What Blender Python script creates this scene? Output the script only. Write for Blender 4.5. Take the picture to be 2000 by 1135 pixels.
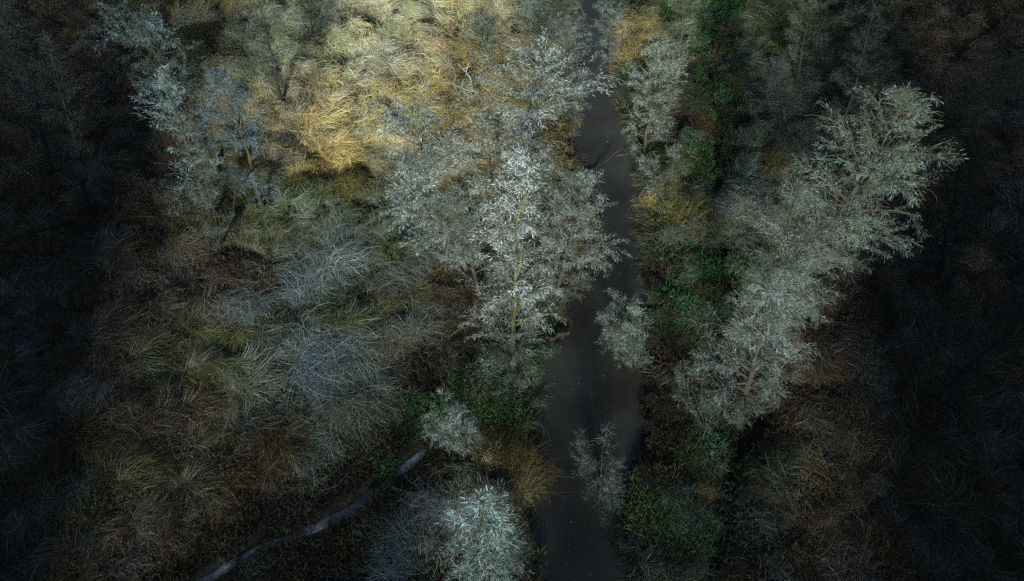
import bpy, math, random
import numpy as np
from mathutils import noise, Vector, Matrix

for o in list(bpy.data.objects):
    bpy.data.objects.remove(o)
SC = bpy.context.scene
COL = SC.collection
R = math.radians

# ------------------------------------------------------------------ camera
CAM_H, PITCH, FPX = 30.0, R(55.0), 1333.33          # focal length in pixels of a 2000 px wide frame
cd = bpy.data.cameras.new('camera')
cam = bpy.data.objects.new('camera', cd)
COL.objects.link(cam)
cam.location = (0, 0, CAM_H)
cam.rotation_euler = (R(90) - PITCH, 0, 0)
cd.sensor_width = 36.0
cd.lens = 24.0
cd.clip_end = 6000
SC.camera = cam

# ------------------------------------------------------------------ sky, sun, exposure
SUN_EL, SUN_AZ = R(22.0), R(184.0)                   # low winter sun behind the viewpoint, a little to the left
w = bpy.data.worlds.new('World')
SC.world = w
w.use_nodes = True
nt = w.node_tree
sky = nt.nodes.new('ShaderNodeTexSky')
sky.sky_type = 'NISHITA'
sky.sun_disc = False
sky.sun_elevation = SUN_EL
sky.sun_rotation = SUN_AZ
sky.air_density = 1.0
sky.dust_density = 0.4
nt.links.new(sky.outputs[0], nt.nodes['Background'].inputs[0])
nt.nodes['Background'].inputs[1].default_value = 0.058
ld = bpy.data.lights.new('sun', 'SUN')
ld.energy = 5.0
ld.angle = R(9.0)
ld.color = (1.0, 0.98, 0.90)
sun = bpy.data.objects.new('sun', ld)
COL.objects.link(sun)
sd = Vector((math.sin(SUN_AZ) * math.cos(SUN_EL), math.cos(SUN_AZ) * math.cos(SUN_EL), math.sin(SUN_EL)))
sun.rotation_euler = sd.to_track_quat('Z', 'Y').to_euler()
sun.location = sd * 100
SC.view_settings.view_transform = 'Standard'
SC.view_settings.look = 'None'
SC.view_settings.exposure = 0.95
SC.view_settings.gamma = 1.0
SC.cycles.use_denoising = False
SC.cycles.use_adaptive_sampling = True
SC.cycles.adaptive_threshold = 0.025
SC.cycles.sample_clamp_indirect = 2.0
SC.cycles.sample_clamp_direct = 6.0
SC.cycles.max_bounces = 4
SC.cycles.diffuse_bounces = 2
SC.cycles.glossy_bounces = 2
SC.cycles.transmission_bounces = 2
SC.cycles.transparent_max_bounces = 4

# ------------------------------------------------------------------ projection helpers (layout on the ground)
CP, SP = math.cos(PITCH), math.sin(PITCH)

def at(px, py, z=0.0):
    u, v = (px - 1000) / FPX, (567.5 - py) / FPX
    d = (u, CP + v * SP, -SP + v * CP)
    t = (z - CAM_H) / d[2]
    return (d[0] * t, d[1] * t)

def proj(x, y, z=0.0):
    dep = y * CP + (CAM_H - z) * SP
    return 1000 + FPX * x / dep, 567.5 - FPX * (y * SP + (z - CAM_H) * CP) / dep, dep

def height_for(y, ty):
    v = (567.5 - ty) / FPX
    return (v * y * CP + v * CAM_H * SP - y * SP + CAM_H * CP) / (CP + v * SP)

# ------------------------------------------------------------------ mesh helpers
def mk_mesh(name, V, Q, attrs=None, smooth=False):
    V = np.ascontiguousarray(V, dtype=np.float32)
    Q = np.ascontiguousarray(Q, dtype=np.int32)
    me = bpy.data.meshes.new(name)
    me.vertices.add(len(V))
    me.vertices.foreach_set('co', V.ravel())
    k = Q.shape[1]
    me.loops.add(Q.size)
    me.loops.foreach_set('vertex_index', Q.ravel())
    me.polygons.add(len(Q))
    me.polygons.foreach_set('loop_start', np.arange(0, Q.size, k, dtype=np.int32))
    if smooth:
        me.polygons.foreach_set('use_smooth', np.ones(len(Q), dtype=bool))
    for an, (ty, arr) in (attrs or {}).items():
        a = me.attributes.new(an, ty, 'POINT')
        a.data.foreach_set('value' if ty == 'FLOAT' else 'vector', np.ascontiguousarray(arr, dtype=np.float32).ravel())
    me.update()
    me.validate()
    return me

def obj(name, me, mat=None, parent=None, loc=None, color=None):
    o = bpy.data.objects.new(name, me)
    COL.objects.link(o)
    if mat is not None and me is not None and not me.materials:
        me.materials.append(mat)
    if parent is not None:
        o.parent = parent
    if loc is not None:
        o.location = loc
    if color is not None:
        o.color = color
    return o

def tag(o, label, cat=None, group=None, kind=None):
    o['label'] = label
    if cat:
        o['category'] = cat
    if group:
        o['group'] = group
    if kind:
        o['kind'] = kind
    return o

class Geo:
    def __init__(self):
        self.V, self.Q, self.A, self.n = [], [], [], 0
    def add(self, V, Q, a=0.0):
        V = np.asarray(V, dtype=np.float32)
        self.V.append(V)
        self.Q.append(np.asarray(Q, dtype=np.int32) + self.n)
        self.A.append(np.full(len(V), a, dtype=np.float32) if np.isscalar(a) else np.asarray(a, dtype=np.float32))
        self.n += len(V)
    def tube(self, P, rad, sides=6, a=0.0):
        P = np.asarray(P, dtype=np.float64)
        n = len(P)
        T = np.gradient(P, axis=0)
        T /= np.linalg.norm(T, axis=1)[:, None] + 1e-9
        ref = np.array([0.31, 0.93, 0.17]) if abs(T[0, 2]) > 0.7 else np.array([0, 0, 1.0])
        A = np.cross(T, ref); A /= np.linalg.norm(A, axis=1)[:, None] + 1e-9
        B = np.cross(T, A)
        ang = np.linspace(0, 2 * np.pi, sides, endpoint=False)
        V = P[:, None, :] + np.asarray(rad)[:, None, None] * (np.cos(ang)[None, :, None] * A[:, None, :] + np.sin(ang)[None, :, None] * B[:, None, :])
        i = np.arange(n - 1)[:, None] * sides
        j = np.arange(sides)[None, :]
        k = (j + 1) % sides
        Q = np.stack([i + j, i + k, i + sides + k, i + sides + j], -1).reshape(-1, 4)
        self.add(V.reshape(-1, 3), Q, a)
    def strips(self, P, W, S, a):
        # P (N,k,3) centre points, W (N,k) half widths, S (N,3) side vectors, a (N,) or (N,k)
        N, k, _ = P.shape
        L = P - W[..., None] * S[:, None, :]
        Rr = P + W[..., None] * S[:, None, :]
        V = np.stack([L, Rr], 2).reshape(-1, 3)
        b = (np.arange(N) * 2 * k)[:, None] + (np.arange(k - 1) * 2)[None, :]
        Q = np.stack([b, b + 1, b + 3, b + 2], -1).reshape(-1, 4)
        a = np.asarray(a, dtype=np.float32)
        a = np.repeat(a, 2 * k) if a.ndim == 1 else np.repeat(a.reshape(-1), 2)
        self.add(V, Q, a)
    def mesh(self, name, attr=None, smooth=False):
        at_ = {attr: ('FLOAT', np.concatenate(self.A))} if attr else None
        return mk_mesh(name, np.concatenate(self.V), np.concatenate(self.Q), at_, smooth)

# ------------------------------------------------------------------ materials
def new_mat(name):
    m = bpy.data.materials.new(name)
    m.use_nodes = True
    t = m.node_tree
    return m, t, t.nodes['Principled BSDF']

def N(t, kind, **kw):
    n = t.nodes.new('ShaderNode' + kind)
    for k, v in kw.items():
        setattr(n, k, v)
    return n

def mixc(t, fac, a, b, blend='MIX'):
    m = N(t, 'Mix', data_type='RGBA', blend_type=blend)
    for sock, val in ((0, fac), (6, a), (7, b)):
        if hasattr(val, 'is_linked'):
            t.links.new(val, m.inputs[sock])
        else:
            m.inputs[sock].default_value = val if sock == 0 else (*val, 1.0)
    return m.outputs[2]

def math_n(t, op, a, b=0.0, clamp=False):
    m = N(t, 'Math', operation=op, use_clamp=clamp)
    for i, val in enumerate((a, b)):
        if hasattr(val, 'is_linked'):
            t.links.new(val, m.inputs[i])
        else:
            m.inputs[i].default_value = val
    return m.outputs[0]

def noise_n(t, scale, detail=3.0, coord='Object'):
    c = N(t, 'TexCoord')
    n = N(t, 'TexNoise')
    n.inputs['Scale'].default_value = scale
    n.inputs['Detail'].default_value = detail
    t.links.new(c.outputs[coord], n.inputs['Vector'])
    return n.outputs['Fac']

def ramp(t, fac, stops):
    r = N(t, 'ValToRGB')
    el = r.color_ramp.elements
    while len(el) < len(stops):
        el.new(0.5)
    for e, (p, c) in zip(el, stops):
        e.position = p
        e.color = (*c, 1.0)
    t.links.new(fac, r.inputs[0])
    return r.outputs[0]

def mat_twig(name='frosted_twigs', dim=1.0):
    # bare twigs under hoar frost; the object's colour is its frost tint with shade put in and alpha its amount of frost
    m, t, b = new_mat(name)
    fr = N(t, 'Attribute', attribute_name='fr')
    oi = N(t, 'ObjectInfo')
    amt = math_n(t, 'MULTIPLY', fr.outputs['Fac'], oi.outputs['Alpha'], True)
    nz = noise_n(t, 1.1, 2.0)
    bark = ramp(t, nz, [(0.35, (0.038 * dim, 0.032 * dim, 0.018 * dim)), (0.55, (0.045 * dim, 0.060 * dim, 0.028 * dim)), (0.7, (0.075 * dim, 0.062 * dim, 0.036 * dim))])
    t.links.new(mixc(t, amt, bark, oi.outputs['Color']), b.inputs['Base Color'])
    b.inputs['Roughness'].default_value = 0.75
    b.inputs['Specular IOR Level'].default_value = 0.25
    return m

def mat_bark(name, stops, scale=3.0):
    m, t, b = new_mat(name)
    nz = noise_n(t, scale, 5.0)
    t.links.new(ramp(t, nz, stops), b.inputs['Base Color'])
    b.inputs['Roughness'].default_value = 0.85
    bp = N(t, 'Bump')
    bp.inputs['Strength'].default_value = 0.6
    bp.inputs['Distance'].default_value = 0.03
    t.links.new(noise_n(t, 22.0, 4.0), bp.inputs['Height'])
    t.links.new(bp.outputs[0], b.inputs['Normal'])
    return m

def mat_grass(name, instanced=True):
    # tint and rime amount come with each tussock; 'sv' varies stalk by stalk
    m, t, b = new_mat(name)
    sv = N(t, 'Attribute', attribute_name='sv')
    if instanced:
        tint = N(t, 'Attribute', attribute_name='tint', attribute_type='INSTANCER').outputs['Color']
        fro = N(t, 'Attribute', attribute_name='rime', attribute_type='INSTANCER').outputs['Fac']
    else:
        oi = N(t, 'ObjectInfo')
        tint, fro = oi.outputs['Color'], oi.outputs['Alpha']
    v = math_n(t, 'FRACT', math_n(t, 'MULTIPLY', sv.outputs['Fac'], 7.31))
    var = ramp(t, v, [(0.0, (0.32, 0.31, 0.28)), (0.45, (0.92, 0.92, 0.92)), (0.8, (1.25, 1.18, 1.05)), (1.0, (1.0, 0.8, 0.55))])
    hot = math_n(t, 'GREATER_THAN', sv.outputs['Fac'], 1.0)
    base = mixc(t, hot, mixc(t, 1.0, tint, var, 'MULTIPLY'), mixc(t, 0.45, mixc(t, 1.0, tint, (1.9, 1.85, 1.6), 'MULTIPLY'), (0.34, 0.34, 0.25)))  # hot stalks carry a painted highlight
    k = math_n(t, 'MULTIPLY', math_n(t, 'SUBTRACT', sv.outputs['Fac'], 0.15), math_n(t, 'MULTIPLY', fro, 1.5), True)
    t.links.new(mixc(t, k, base, (0.42, 0.58, 0.60)), b.inputs['Base Color'])
    b.inputs['Roughness'].default_value = 0.7
    b.inputs['Specular IOR Level'].default_value = 0.25
    return m

M_TWIG = mat_twig()
M_TWIG_SHADE = mat_twig('shaded_dark_twigs', 0.28)            # dimmed twig copy, margin shade put into its colour
M_BARK = mat_bark('dark_bark', [(0.3, (0.022, 0.018, 0.012)), (0.55, (0.038, 0.036, 0.022)), (0.75, (0.036, 0.048, 0.02))])
M_MOSS = mat_bark('mossy_bark', [(0.3, (0.035, 0.036, 0.016)), (0.5, (0.075, 0.087, 0.026)), (0.75, (0.12, 0.135, 0.038))], 1.6)
M_BLACK = mat_bark('black_and_shaded_bark', [(0.3, (0.012, 0.011, 0.009)), (0.7, (0.028, 0.026, 0.02))])  # black bark; on the margin trees its colour also stands in for shade
M_PALE = mat_bark('frosted_dead_wood', [(0.3, (0.16, 0.20, 0.14)), (0.6, (0.42, 0.48, 0.42))])
M_CUT = mat_bark('sawn_wood', [(0.3, (0.36, 0.20, 0.07)), (0.7, (0.5, 0.32, 0.13))], 6.0)
M_GRASS = mat_grass('grass_stalks')
M_TUFT = mat_grass('tussock_stalks', False)

# ------------------------------------------------------------------ river, path and ditch lines
WATER = -0.5
RIV = [  # image row, left bank, right bank at the water line
    (-200, 1125, 1190), (0, 1120, 1195), (100, 1118, 1192), (200, 1125, 1202), (260, 1120, 1228), (330, 1125, 1246), (400, 1150, 1250), (450, 1176, 1250),
    (500, 1186, 1254), (550, 1150, 1262), (600, 1104, 1262), (650, 1090, 1246), (700, 1072, 1238), (760, 1058, 1252),
    (850, 1044, 1258), (920, 1046, 1256), (970, 1040, 1232), (1020, 1034, 1200), (1080, 1042, 1212), (1135, 1050, 1228), (1300, 1062, 1240)]
rl = np.array([at(l, r, WATER) for r, l, _ in RIV])[::-1]
rr = np.array([at(q, r, WATER) for r, _, q in RIV])[::-1]

def river_edges(y):
    return np.interp(y, rl[:, 1], rl[:, 0]), np.interp(y, rr[:, 1], rr[:, 0])

def river_dist(x, y):
    l, r = river_edges(y)
    return np.maximum(l - x, x - r)

PATH = np.array([at(*p) for p in [(250, 1230), (330, 1178), (400, 1135), (450, 1102), (500, 1076), (560, 1050), (615, 1032), (660, 1010), (700, 985), (740, 955), (775, 925), (805, 900), (835, 875), (862, 852), (900, 830)]])
DITCH = np.array([at(*p) for p in [(1425, -150), (1408, -60), (1402, 0), (1388, 60), (1383, 110), (1388, 170), (1398, 230), (1402, 300), (1400, 420), (1415, 520), (1450, 640), (1490, 740), (1480, 820), (1448, 890), (1416, 960), (1402, 1040), (1396, 1135), (1396, 1250)]])
TRAIL = np.array([at(*p) for p in [(900, -150), (896, 0), (888, 60), (890, 110), (891, 150), (878, 200), (866, 245), (850, 300)]])

def poly_dist(x, y, P):
    d = np.full(np.shape(x), 1e9)
    for a, b in zip(P[:-1], P[1:]):
        ab = b - a
        t = np.clip(((x - a[0]) * ab[0] + (y - a[1]) * ab[1]) / (ab @ ab), 0, 1)
        d = np.minimum(d, np.hypot(x - a[0] - t * ab[0], y - a[1] - t * ab[1]))
    return d

def sm(e0, e1, x):
    t = np.clip((x - e0) / (e1 - e0), 0, 1)
    return t * t * (3 - 2 * t)

_rng = np.random.default_rng(5)
_waves = [(_rng.uniform(0.25, 1.6), _rng.uniform(0, 6.28), _rng.uniform(0, 6.28)) for _ in range(14)]

def bumps(x, y):
    z = 0
    for k, a, ph in _waves:
        z = z + np.sin(k * (x * math.cos(a) + y * math.sin(a)) + ph) * 0.055 / k ** 0.5
    return z

_mr = np.random.default_rng(8)
MS = 1.9                                             # spacing of the grass mounds
MC = _mr.uniform(0.12, 0.88, (90, 70, 2)); MH = _mr.uniform(0.35, 1.15, (90, 70)); MT = _mr.uniform(0, 1, (90, 70))

def mound(x, y):
    # height, offset from the nearest mound's middle and that mound's own number
    x = np.asarray(x, dtype=np.float64); y = np.asarray(y, dtype=np.float64)
    cx, cy = np.floor((x + 80) / MS).astype(int), np.floor((y + 30) / MS).astype(int)
    best = np.full(x.shape, 1e9); ox = np.zeros(x.shape); oy = np.zeros(x.shape); hh = np.zeros(x.shape); tt = np.zeros(x.shape)
    for i_ in (-1, 0, 1):
        for j_ in (-1, 0, 1):
            a, b_ = np.clip(cx + i_, 0, 89), np.clip(cy + j_, 0, 69)
            dx, dy = x - ((a + MC[a, b_, 0]) * MS - 80), y - ((b_ + MC[a, b_, 1]) * MS - 30)
            d = dx * dx + dy * dy
            u = d < best
            best = np.where(u, d, best); ox = np.where(u, dx, ox); oy = np.where(u, dy, oy); hh = np.where(u, MH[a, b_], hh); tt = np.where(u, MT[a, b_], tt)
    return hh * np.exp(-best / 0.75), ox, oy, tt

def ground(x, y):
    x = np.asarray(x, dtype=np.float64); y = np.asarray(y, dtype=np.float64)
    wob = 0.18 * np.sin(1.9 * y + 0.6 * np.sin(0.8 * x)) + 0.12 * np.sin(4.3 * y + x)
    d = river_dist(x, y) + wob * 0.8 + 0.22 * np.sin(0.9 * y + 1.3) * np.sin(0.37 * y + np.sign(x - 3.0))
    near = sm(60, 45, np.hypot(x, y - 25))
    z = bumps(x, y) * near
    pd = poly_dist(x, y, PATH)
    z = z * sm(0.2, 1.0, pd) - 0.10 * sm(0.55, 0.2, pd)
    z = z - 0.75 * sm(0.75, 0.1, poly_dist(x, y, DITCH))
    keep = sm(0.7, 1.8, d) * sm(0.9, 2.2, pd) * near * sm(1.0, 1.8, poly_dist(x, y, DITCH)) * sm(0.3, 0.9, poly_dist(x, y, TRAIL))
    z = z + (0.40 + 0.72 * sm(18, 27, y)) * mound(x, y)[0] * keep
    bank = sm(-0.25, 0.75, d)
    return np.where(d > 0.75, z, z * bank - 1.3 * (1 - bank))

# ------------------------------------------------------------------ the ground sheet
def axis(lo, hi, step, far):
    core = np.arange(lo, hi + 1e-6, step)
    out, s, p = [], step, hi
    while p < far:
        s *= 1.35
        p += s
        out.append(p)
    out2, s, p = [], step, lo
    while p > -far:
        s *= 1.35
        p -= s
        out2.append(p)
    return np.concatenate([np.array(out2[::-1]), core, np.array(out)])

gx, gy = axis(-40, 40, 0.28, 1500), axis(0, 58, 0.28, 1500)
X, Y = np.meshgrid(gx, gy)
Z = ground(X, Y)
nx, ny = len(gx), len(gy)
i = (np.arange(ny - 1)[:, None] * nx + np.arange(nx - 1)[None, :]).ravel()
gm = mk_mesh('ground', np.stack([X, Y, Z], -1).reshape(-1, 3), np.stack([i, i + 1, i + nx + 1, i + nx], -1), smooth=True)
m, t, b = new_mat('peat_soil')
nz = noise_n(t, 0.35, 6.0)
c1 = ramp(t, nz, [(0.3, (0.016, 0.013, 0.009)), (0.5, (0.03, 0.024, 0.014)), (0.7, (0.028, 0.034, 0.014))])
nz2 = noise_n(t, 9.0, 5.0)
c2 = ramp(t, nz2, [(0.3, (0.5, 0.5, 0.5)), (0.6, (1.1, 1.05, 0.95)), (0.78, (2.6, 2.3, 1.8))])
t.links.new(mixc(t, 1.0, c1, c2, 'MULTIPLY'), b.inputs['Base Color'])
b.inputs['Roughness'].default_value = 0.9
bp = N(t, 'Bump'); bp.inputs['Strength'].default_value = 0.8; bp.inputs['Distance'].default_value = 0.06
t.links.new(nz2, bp.inputs['Height']); t.links.new(bp.outputs[0], b.inputs['Normal'])
g = obj('ground', gm, m)
tag(g, 'dark peaty ground of the wetland', kind='structure')

# water
ys = np.linspace(-60, 110, 240)
l, r = river_edges(ys)
V = np.concatenate([np.stack([l - 0.9, ys, np.full_like(ys, WATER)], -1), np.stack([r + 0.9, ys, np.full_like(ys, WATER)], -1)])
n = len(ys)
k = np.arange(n - 1)
wm = mk_mesh('river', V, np.stack([k, n + k, n + k + 1, k + 1], -1))
m, t, b = new_mat('still_water')
nz = noise_n(t, 0.33, 5.0)
t.links.new(ramp(t, nz, [(0.33, (0.022, 0.022, 0.019)), (0.5, (0.031, 0.032, 0.028)), (0.68, (0.034, 0.047, 0.039))]), b.inputs['Base Color'])
b.inputs['Roughness'].default_value = 0.07
b.inputs['IOR'].default_value = 1.33
bp = N(t, 'Bump'); bp.inputs['Strength'].default_value = 0.12; bp.inputs['Distance'].default_value = 0.02
t.links.new(noise_n(t, 2.5, 2.0), bp.inputs['Height']); t.links.new(bp.outputs[0], b.inputs['Normal'])
wo = obj('river', wm, m)
tag(wo, 'still dark river winding between overgrown banks', kind='structure')

# path
def ribbon(P, half, dz, name, step=0.25):
    seg = np.r_[0, np.cumsum(np.hypot(*np.diff(P, axis=0).T))]
    s = np.arange(0, seg[-1], step)
    x, y = np.interp(s, seg, P[:, 0]), np.interp(s, seg, P[:, 1])
    for _ in range(6):
        x[1:-1] = (x[:-2] + x[1:-1] + x[2:]) / 3; y[1:-1] = (y[:-2] + y[1:-1] + y[2:]) / 3
    tx, ty = np.gradient(x), np.gradient(y)
    q = np.hypot(tx, ty); tx /= q; ty /= q
    rg = np.random.default_rng(3)
    w1 = half * (1 + 0.35 * np.interp(s, np.arange(0, seg[-1] + 1, 0.6), rg.uniform(-1, 1, len(np.arange(0, seg[-1] + 1, 0.6)))))
    w2 = half * (1 + 0.35 * np.interp(s, np.arange(0, seg[-1] + 1, 0.6), rg.uniform(-1, 1, len(np.arange(0, seg[-1] + 1, 0.6)))))
    cols = []
    for f in (-1, -0.4, 0.4, 1):
        ww = w1 if f < 0 else w2
        px, py = x - ty * ww * f, y + tx * ww * f
        cols.append(np.stack([px, py, ground(px, py) + dz + (0 if abs(f) < 1 else -0.03)], -1))
    V = np.stack(cols, 1).reshape(-1, 3)
    k = (np.arange(len(s) - 1) * 4)[:, None] + np.arange(3)[None, :]
    k = k.ravel()
    return mk_mesh(name, V, np.stack([k, k + 1, k + 5, k + 4], -1), smooth=True)

m, t, b = new_mat('icy_mud')
nz = noise_n(t, 0.55, 4.0)
fine = noise_n(t, 8.0, 4.0)
ice = math_n(t, 'ADD', nz, math_n(t, 'MULTIPLY', math_n(t, 'SUBTRACT', fine, 0.5), 0.35))
t.links.new(ramp(t, ice, [(0.40, (0.06, 0.06, 0.058)), (0.52, (0.10, 0.106, 0.112)), (0.60, (0.17, 0.185, 0.20)), (0.70, (0.45, 0.50, 0.52))]), b.inputs['Base Color'])
rr_ = ramp(t, ice, [(0.42, (0.7, 0.7, 0.7)), (0.6, (0.35, 0.35, 0.35))])
t.links.new(rr_, b.inputs['Roughness'])
p = obj('path', ribbon(PATH, 0.18, 0.05, 'path'), m)
tag(p, 'narrow icy footpath curving through dark turf', kind='structure')

# ------------------------------------------------------------------ what grows where (plant cover by survey point, light fall-off put into the tints)
GOLD, PALE, GREY, OLIVE, DARK, GREEN, RUST, FROST, STRAW = 'gold pale grey olive dark green rust frost straw'.split()
KIND = {  # tint with the fall-off of light in it, rime, stalk size, share of tall grass
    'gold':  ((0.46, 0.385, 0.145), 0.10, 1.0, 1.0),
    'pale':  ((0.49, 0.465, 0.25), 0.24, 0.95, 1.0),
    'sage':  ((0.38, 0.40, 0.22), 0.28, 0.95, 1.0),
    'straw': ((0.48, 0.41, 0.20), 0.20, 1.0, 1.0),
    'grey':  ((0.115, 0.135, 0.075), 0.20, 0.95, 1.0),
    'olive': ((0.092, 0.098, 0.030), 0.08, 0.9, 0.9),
    'dark':  ((0.084, 0.064, 0.038), 0.03, 0.9, 0.85),  # side plants, coloured darker in place of the shade there
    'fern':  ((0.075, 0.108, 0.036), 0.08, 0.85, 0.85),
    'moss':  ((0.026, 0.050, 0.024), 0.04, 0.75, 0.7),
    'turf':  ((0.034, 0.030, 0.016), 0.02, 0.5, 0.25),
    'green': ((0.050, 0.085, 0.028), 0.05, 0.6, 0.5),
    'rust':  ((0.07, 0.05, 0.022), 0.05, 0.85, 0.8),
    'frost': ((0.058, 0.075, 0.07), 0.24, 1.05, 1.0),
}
SURVEY = '''
-150 -150 dark;50 20 dark;180 20 dark;310 10 olive;420 20 gold;430 80 olive;560 20 sage;600 70 sage;650 10 pale;800 10 pale;950 10 pale;940 70 sage;1060 20 grey;1250 20 fern;1230 70 gold;1330 40 green;1330 120 green;1420 40 green;1440 120 fern;1500 30 fern;1560 60 fern;1650 20 moss;1850 20 dark;2000 20 dark;2150 100 dark
650 -150 pale;900 -150 pale;1300 -150 fern;1700 -150 dark;350 -150 olive
50 130 dark;150 200 dark;250 190 rust;200 260 dark;600 120 sage;560 160 sage;700 60 pale;760 110 sage;680 140 sage;830 60 pale;850 120 straw;900 80 straw;940 120 gold;980 60 pale;1310 100 fern;1400 200 green;1480 70 fern;1470 130 fern;1600 130 moss;1800 120 dark;1950 200 dark
560 220 straw;630 190 straw;720 170 pale;700 240 straw;640 260 gold;770 240 gold;900 180 gold;870 220 gold;930 160 gold;880 280 gold;1340 240 rust;1360 300 green;1350 200 fern;1450 220 moss;1500 160 grey;1540 240 moss;1650 260 dark;1800 300 dark;1980 400 dark
500 330 olive;560 300 straw;640 330 gold;700 310 gold;720 360 olive;600 370 olive;1300 360 olive;1300 400 gold;1380 330 green;1440 390 grey;1440 300 moss;1550 330 dark;50 350 dark;200 400 dark;300 350 dark
450 430 olive;560 420 fern;640 430 fern;690 480 grey;760 490 fern;620 480 fern;700 420 olive;1290 440 olive;1340 500 green;1350 560 green;1270 540 rust;1380 450 olive;1650 500 dark;1800 500 dark;300 480 dark;100 500 dark
620 540 frost;500 560 dark;470 610 grey;560 600 fern;680 590 fern;720 560 rust;800 560 rust;860 600 rust;780 600 olive;880 560 rust;1330 620 green;1300 690 rust;1380 700 moss;1600 650 dark;400 560 dark;350 620 dark
330 680 olive;340 720 olive;440 640 olive;640 710 frost;560 690 grey;780 690 rust;800 650 grey;870 700 rust;720 660 olive;200 700 dark;50 700 dark;700 720 grey;780 740 rust;840 740 turf;960 760 green
470 770 olive;460 820 olive;600 840 rust;560 790 grey;690 780 grey;740 800 fern;760 850 turf;820 790 green;900 780 green;980 790 green;1020 800 green;1290 760 rust;1340 820 moss;1290 840 turf;1500 800 dark;1700 800 dark;1900 800 dark;380 800 dark;250 780 dark
280 880 dark;330 950 olive;250 930 olive;530 930 rust;510 870 rust;600 880 grey;750 880 green;690 890 turf;860 900 turf;980 850 green;1000 900 gold;1360 950 olive;1300 900 turf;1330 880 green;1450 950 moss;1600 950 dark;1850 1000 dark;100 900 dark;50 1050 dark
700 1050 turf;600 1100 turf;560 1000 turf;650 960 turf;800 980 turf;300 1050 dark;450 1000 rust;420 1060 turf;200 1130 dark;750 1110 turf;1330 1030 green;1300 990 green;1360 1080 green;1270 1080 moss;1340 1120 olive;1440 1080 moss;1500 1130 rust;1650 1080 dark;1950 1100 dark;1400 880 moss;820 1080 grey;950 950 olive;900 950 grey
600 1250 turf;300 1250 dark;900 1250 turf;1350 1250 green;1700 1250 dark;2000 1250 dark;0 1250 dark
'''
sv_p, sv_k = [], []
for e in SURVEY.replace('\n', ';').split(';'):
    if e.strip():
        a, b_, kk = e.split()
        sv_p.append(at(float(a), float(b_))); sv_k.append(kk)
sv_p = np.array(sv_p)
sv_c = np.array([KIND[k_][0] for k_ in sv_k]); sv_f = np.array([KIND[k_][1:] for k_ in sv_k])

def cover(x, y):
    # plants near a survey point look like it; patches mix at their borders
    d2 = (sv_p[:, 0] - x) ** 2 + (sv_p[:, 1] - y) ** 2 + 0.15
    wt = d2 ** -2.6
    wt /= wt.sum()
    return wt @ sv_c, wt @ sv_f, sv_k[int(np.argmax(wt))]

def flow(x, y):
    a = noise.noise(Vector((x * 0.11, y * 0.11, 3.1))) * 4.2
    return a + 0.9 * noise.noise(Vector((x * 0.35, y * 0.35, 9.7)))

def tall_variant(seed, n=260):
    rg = np.random.default_rng(seed)
    G = Geo()
    k = 6
    ang = rg.normal(0, 0.55, n)
    wild = rg.random(n) < 0.10
    ang[wild] = rg.uniform(-3.14, 3.14, wild.sum())
    L = rg.uniform(0.6, 1.5, n)
    h = rg.uniform(0.15, 0.5, n) * np.where(rg.random(n) < 0.1, 1.6, 1)
    r = 0.6 * np.sqrt(rg.random(n)); pa = rg.uniform(0, 6.28, n)
    t = np.linspace(0, 1, k)[None, :]
    hd = L[:, None] * t ** 1.35 * 0.8
    a2 = ang[:, None] + (rg.normal(0, 0.8, n)[:, None]) * t ** 2
    curl = rg.normal(0, 0.05, (n, k)) * t
    end = rg.uniform(0.0, 0.5, n)[:, None]
    z = h[:, None] * (np.sin(np.pi * np.clip(t * 0.72, 0, 1)) * (1 - end * 0) - end * t ** 3)
    P = np.stack([r[:, None] * np.cos(pa)[:, None] - 0.3 + hd * np.cos(a2) + curl, r[:, None] * np.sin(pa)[:, None] + hd * np.sin(a2) + curl[:, ::-1], z - 0.03 + rg.normal(0, 0.02, (n, k)) * t], -1)
    plume = rg.random(n) < 0.35
    W = np.interp(t, [0, 0.6, 0.85, 1], [1, 0.85, 0.7, 0.25]) * rg.uniform(0.0045, 0.0105, n)[:, None]
    W = np.where(plume[:, None] & (t > 0.7) & (t < 0.95), W * 2.6, W)
    S = np.stack([-np.sin(ang), np.cos(ang), rg.normal(0, 0.6, n)], -1); S /= np.linalg.norm(S, axis=1)[:, None]
    a = np.clip(rg.random(n)[:, None] * 0.75 + 0.25 * t, 0, 1) if False else rg.random(n)
    G.strips(P, W, S, a)
    return G.mesh('grass_stalks', 'sv')

def short_variant(seed, n=150):
    rg = np.random.default_rng(seed)
    G = Geo()
    k = 3
    ang = rg.uniform(-3.14, 3.14, n)
    L = rg.uniform(0.10, 0.36, n)
    r = 0.55 * np.sqrt(rg.random(n)); pa = rg.uniform(0, 6.28, n)
    t = np.linspace(0, 1, k)[None, :]
    hd = L[:, None] * t ** 1.5 * rg.uniform(0.4, 1.0, n)[:, None]
    z = L[:, None] * 0.6 * np.sin(np.pi * 0.65 * t)
    P = np.stack([r[:, None] * np.cos(pa)[:, None] + hd * np.cos(ang)[:, None], r[:, None] * np.sin(pa)[:, None] + hd * np.sin(ang)[:, None], z - 0.02], -1)
    W = np.interp(t, [0, 0.5, 1], [0.8, 1.2, 0.2]) * rg.uniform(0.008, 0.02, n)[:, None]
    S = np.stack([-np.sin(ang), np.cos(ang), rg.normal(0, 0.4, n)], -1); S /= np.linalg.norm(S, axis=1)[:, None]
    G.strips(P, W, S, rg.random(n))
    return G.mesh('turf_blades', 'sv')

def source_collection(name, meshes):
    c = bpy.data.collections.new(name)
    for q, me in enumerate(meshes):
        me.materials.append(M_GRASS)
        c.objects.link(bpy.data.objects.new('%s_%02d' % (name, q), me))
    return c

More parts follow.
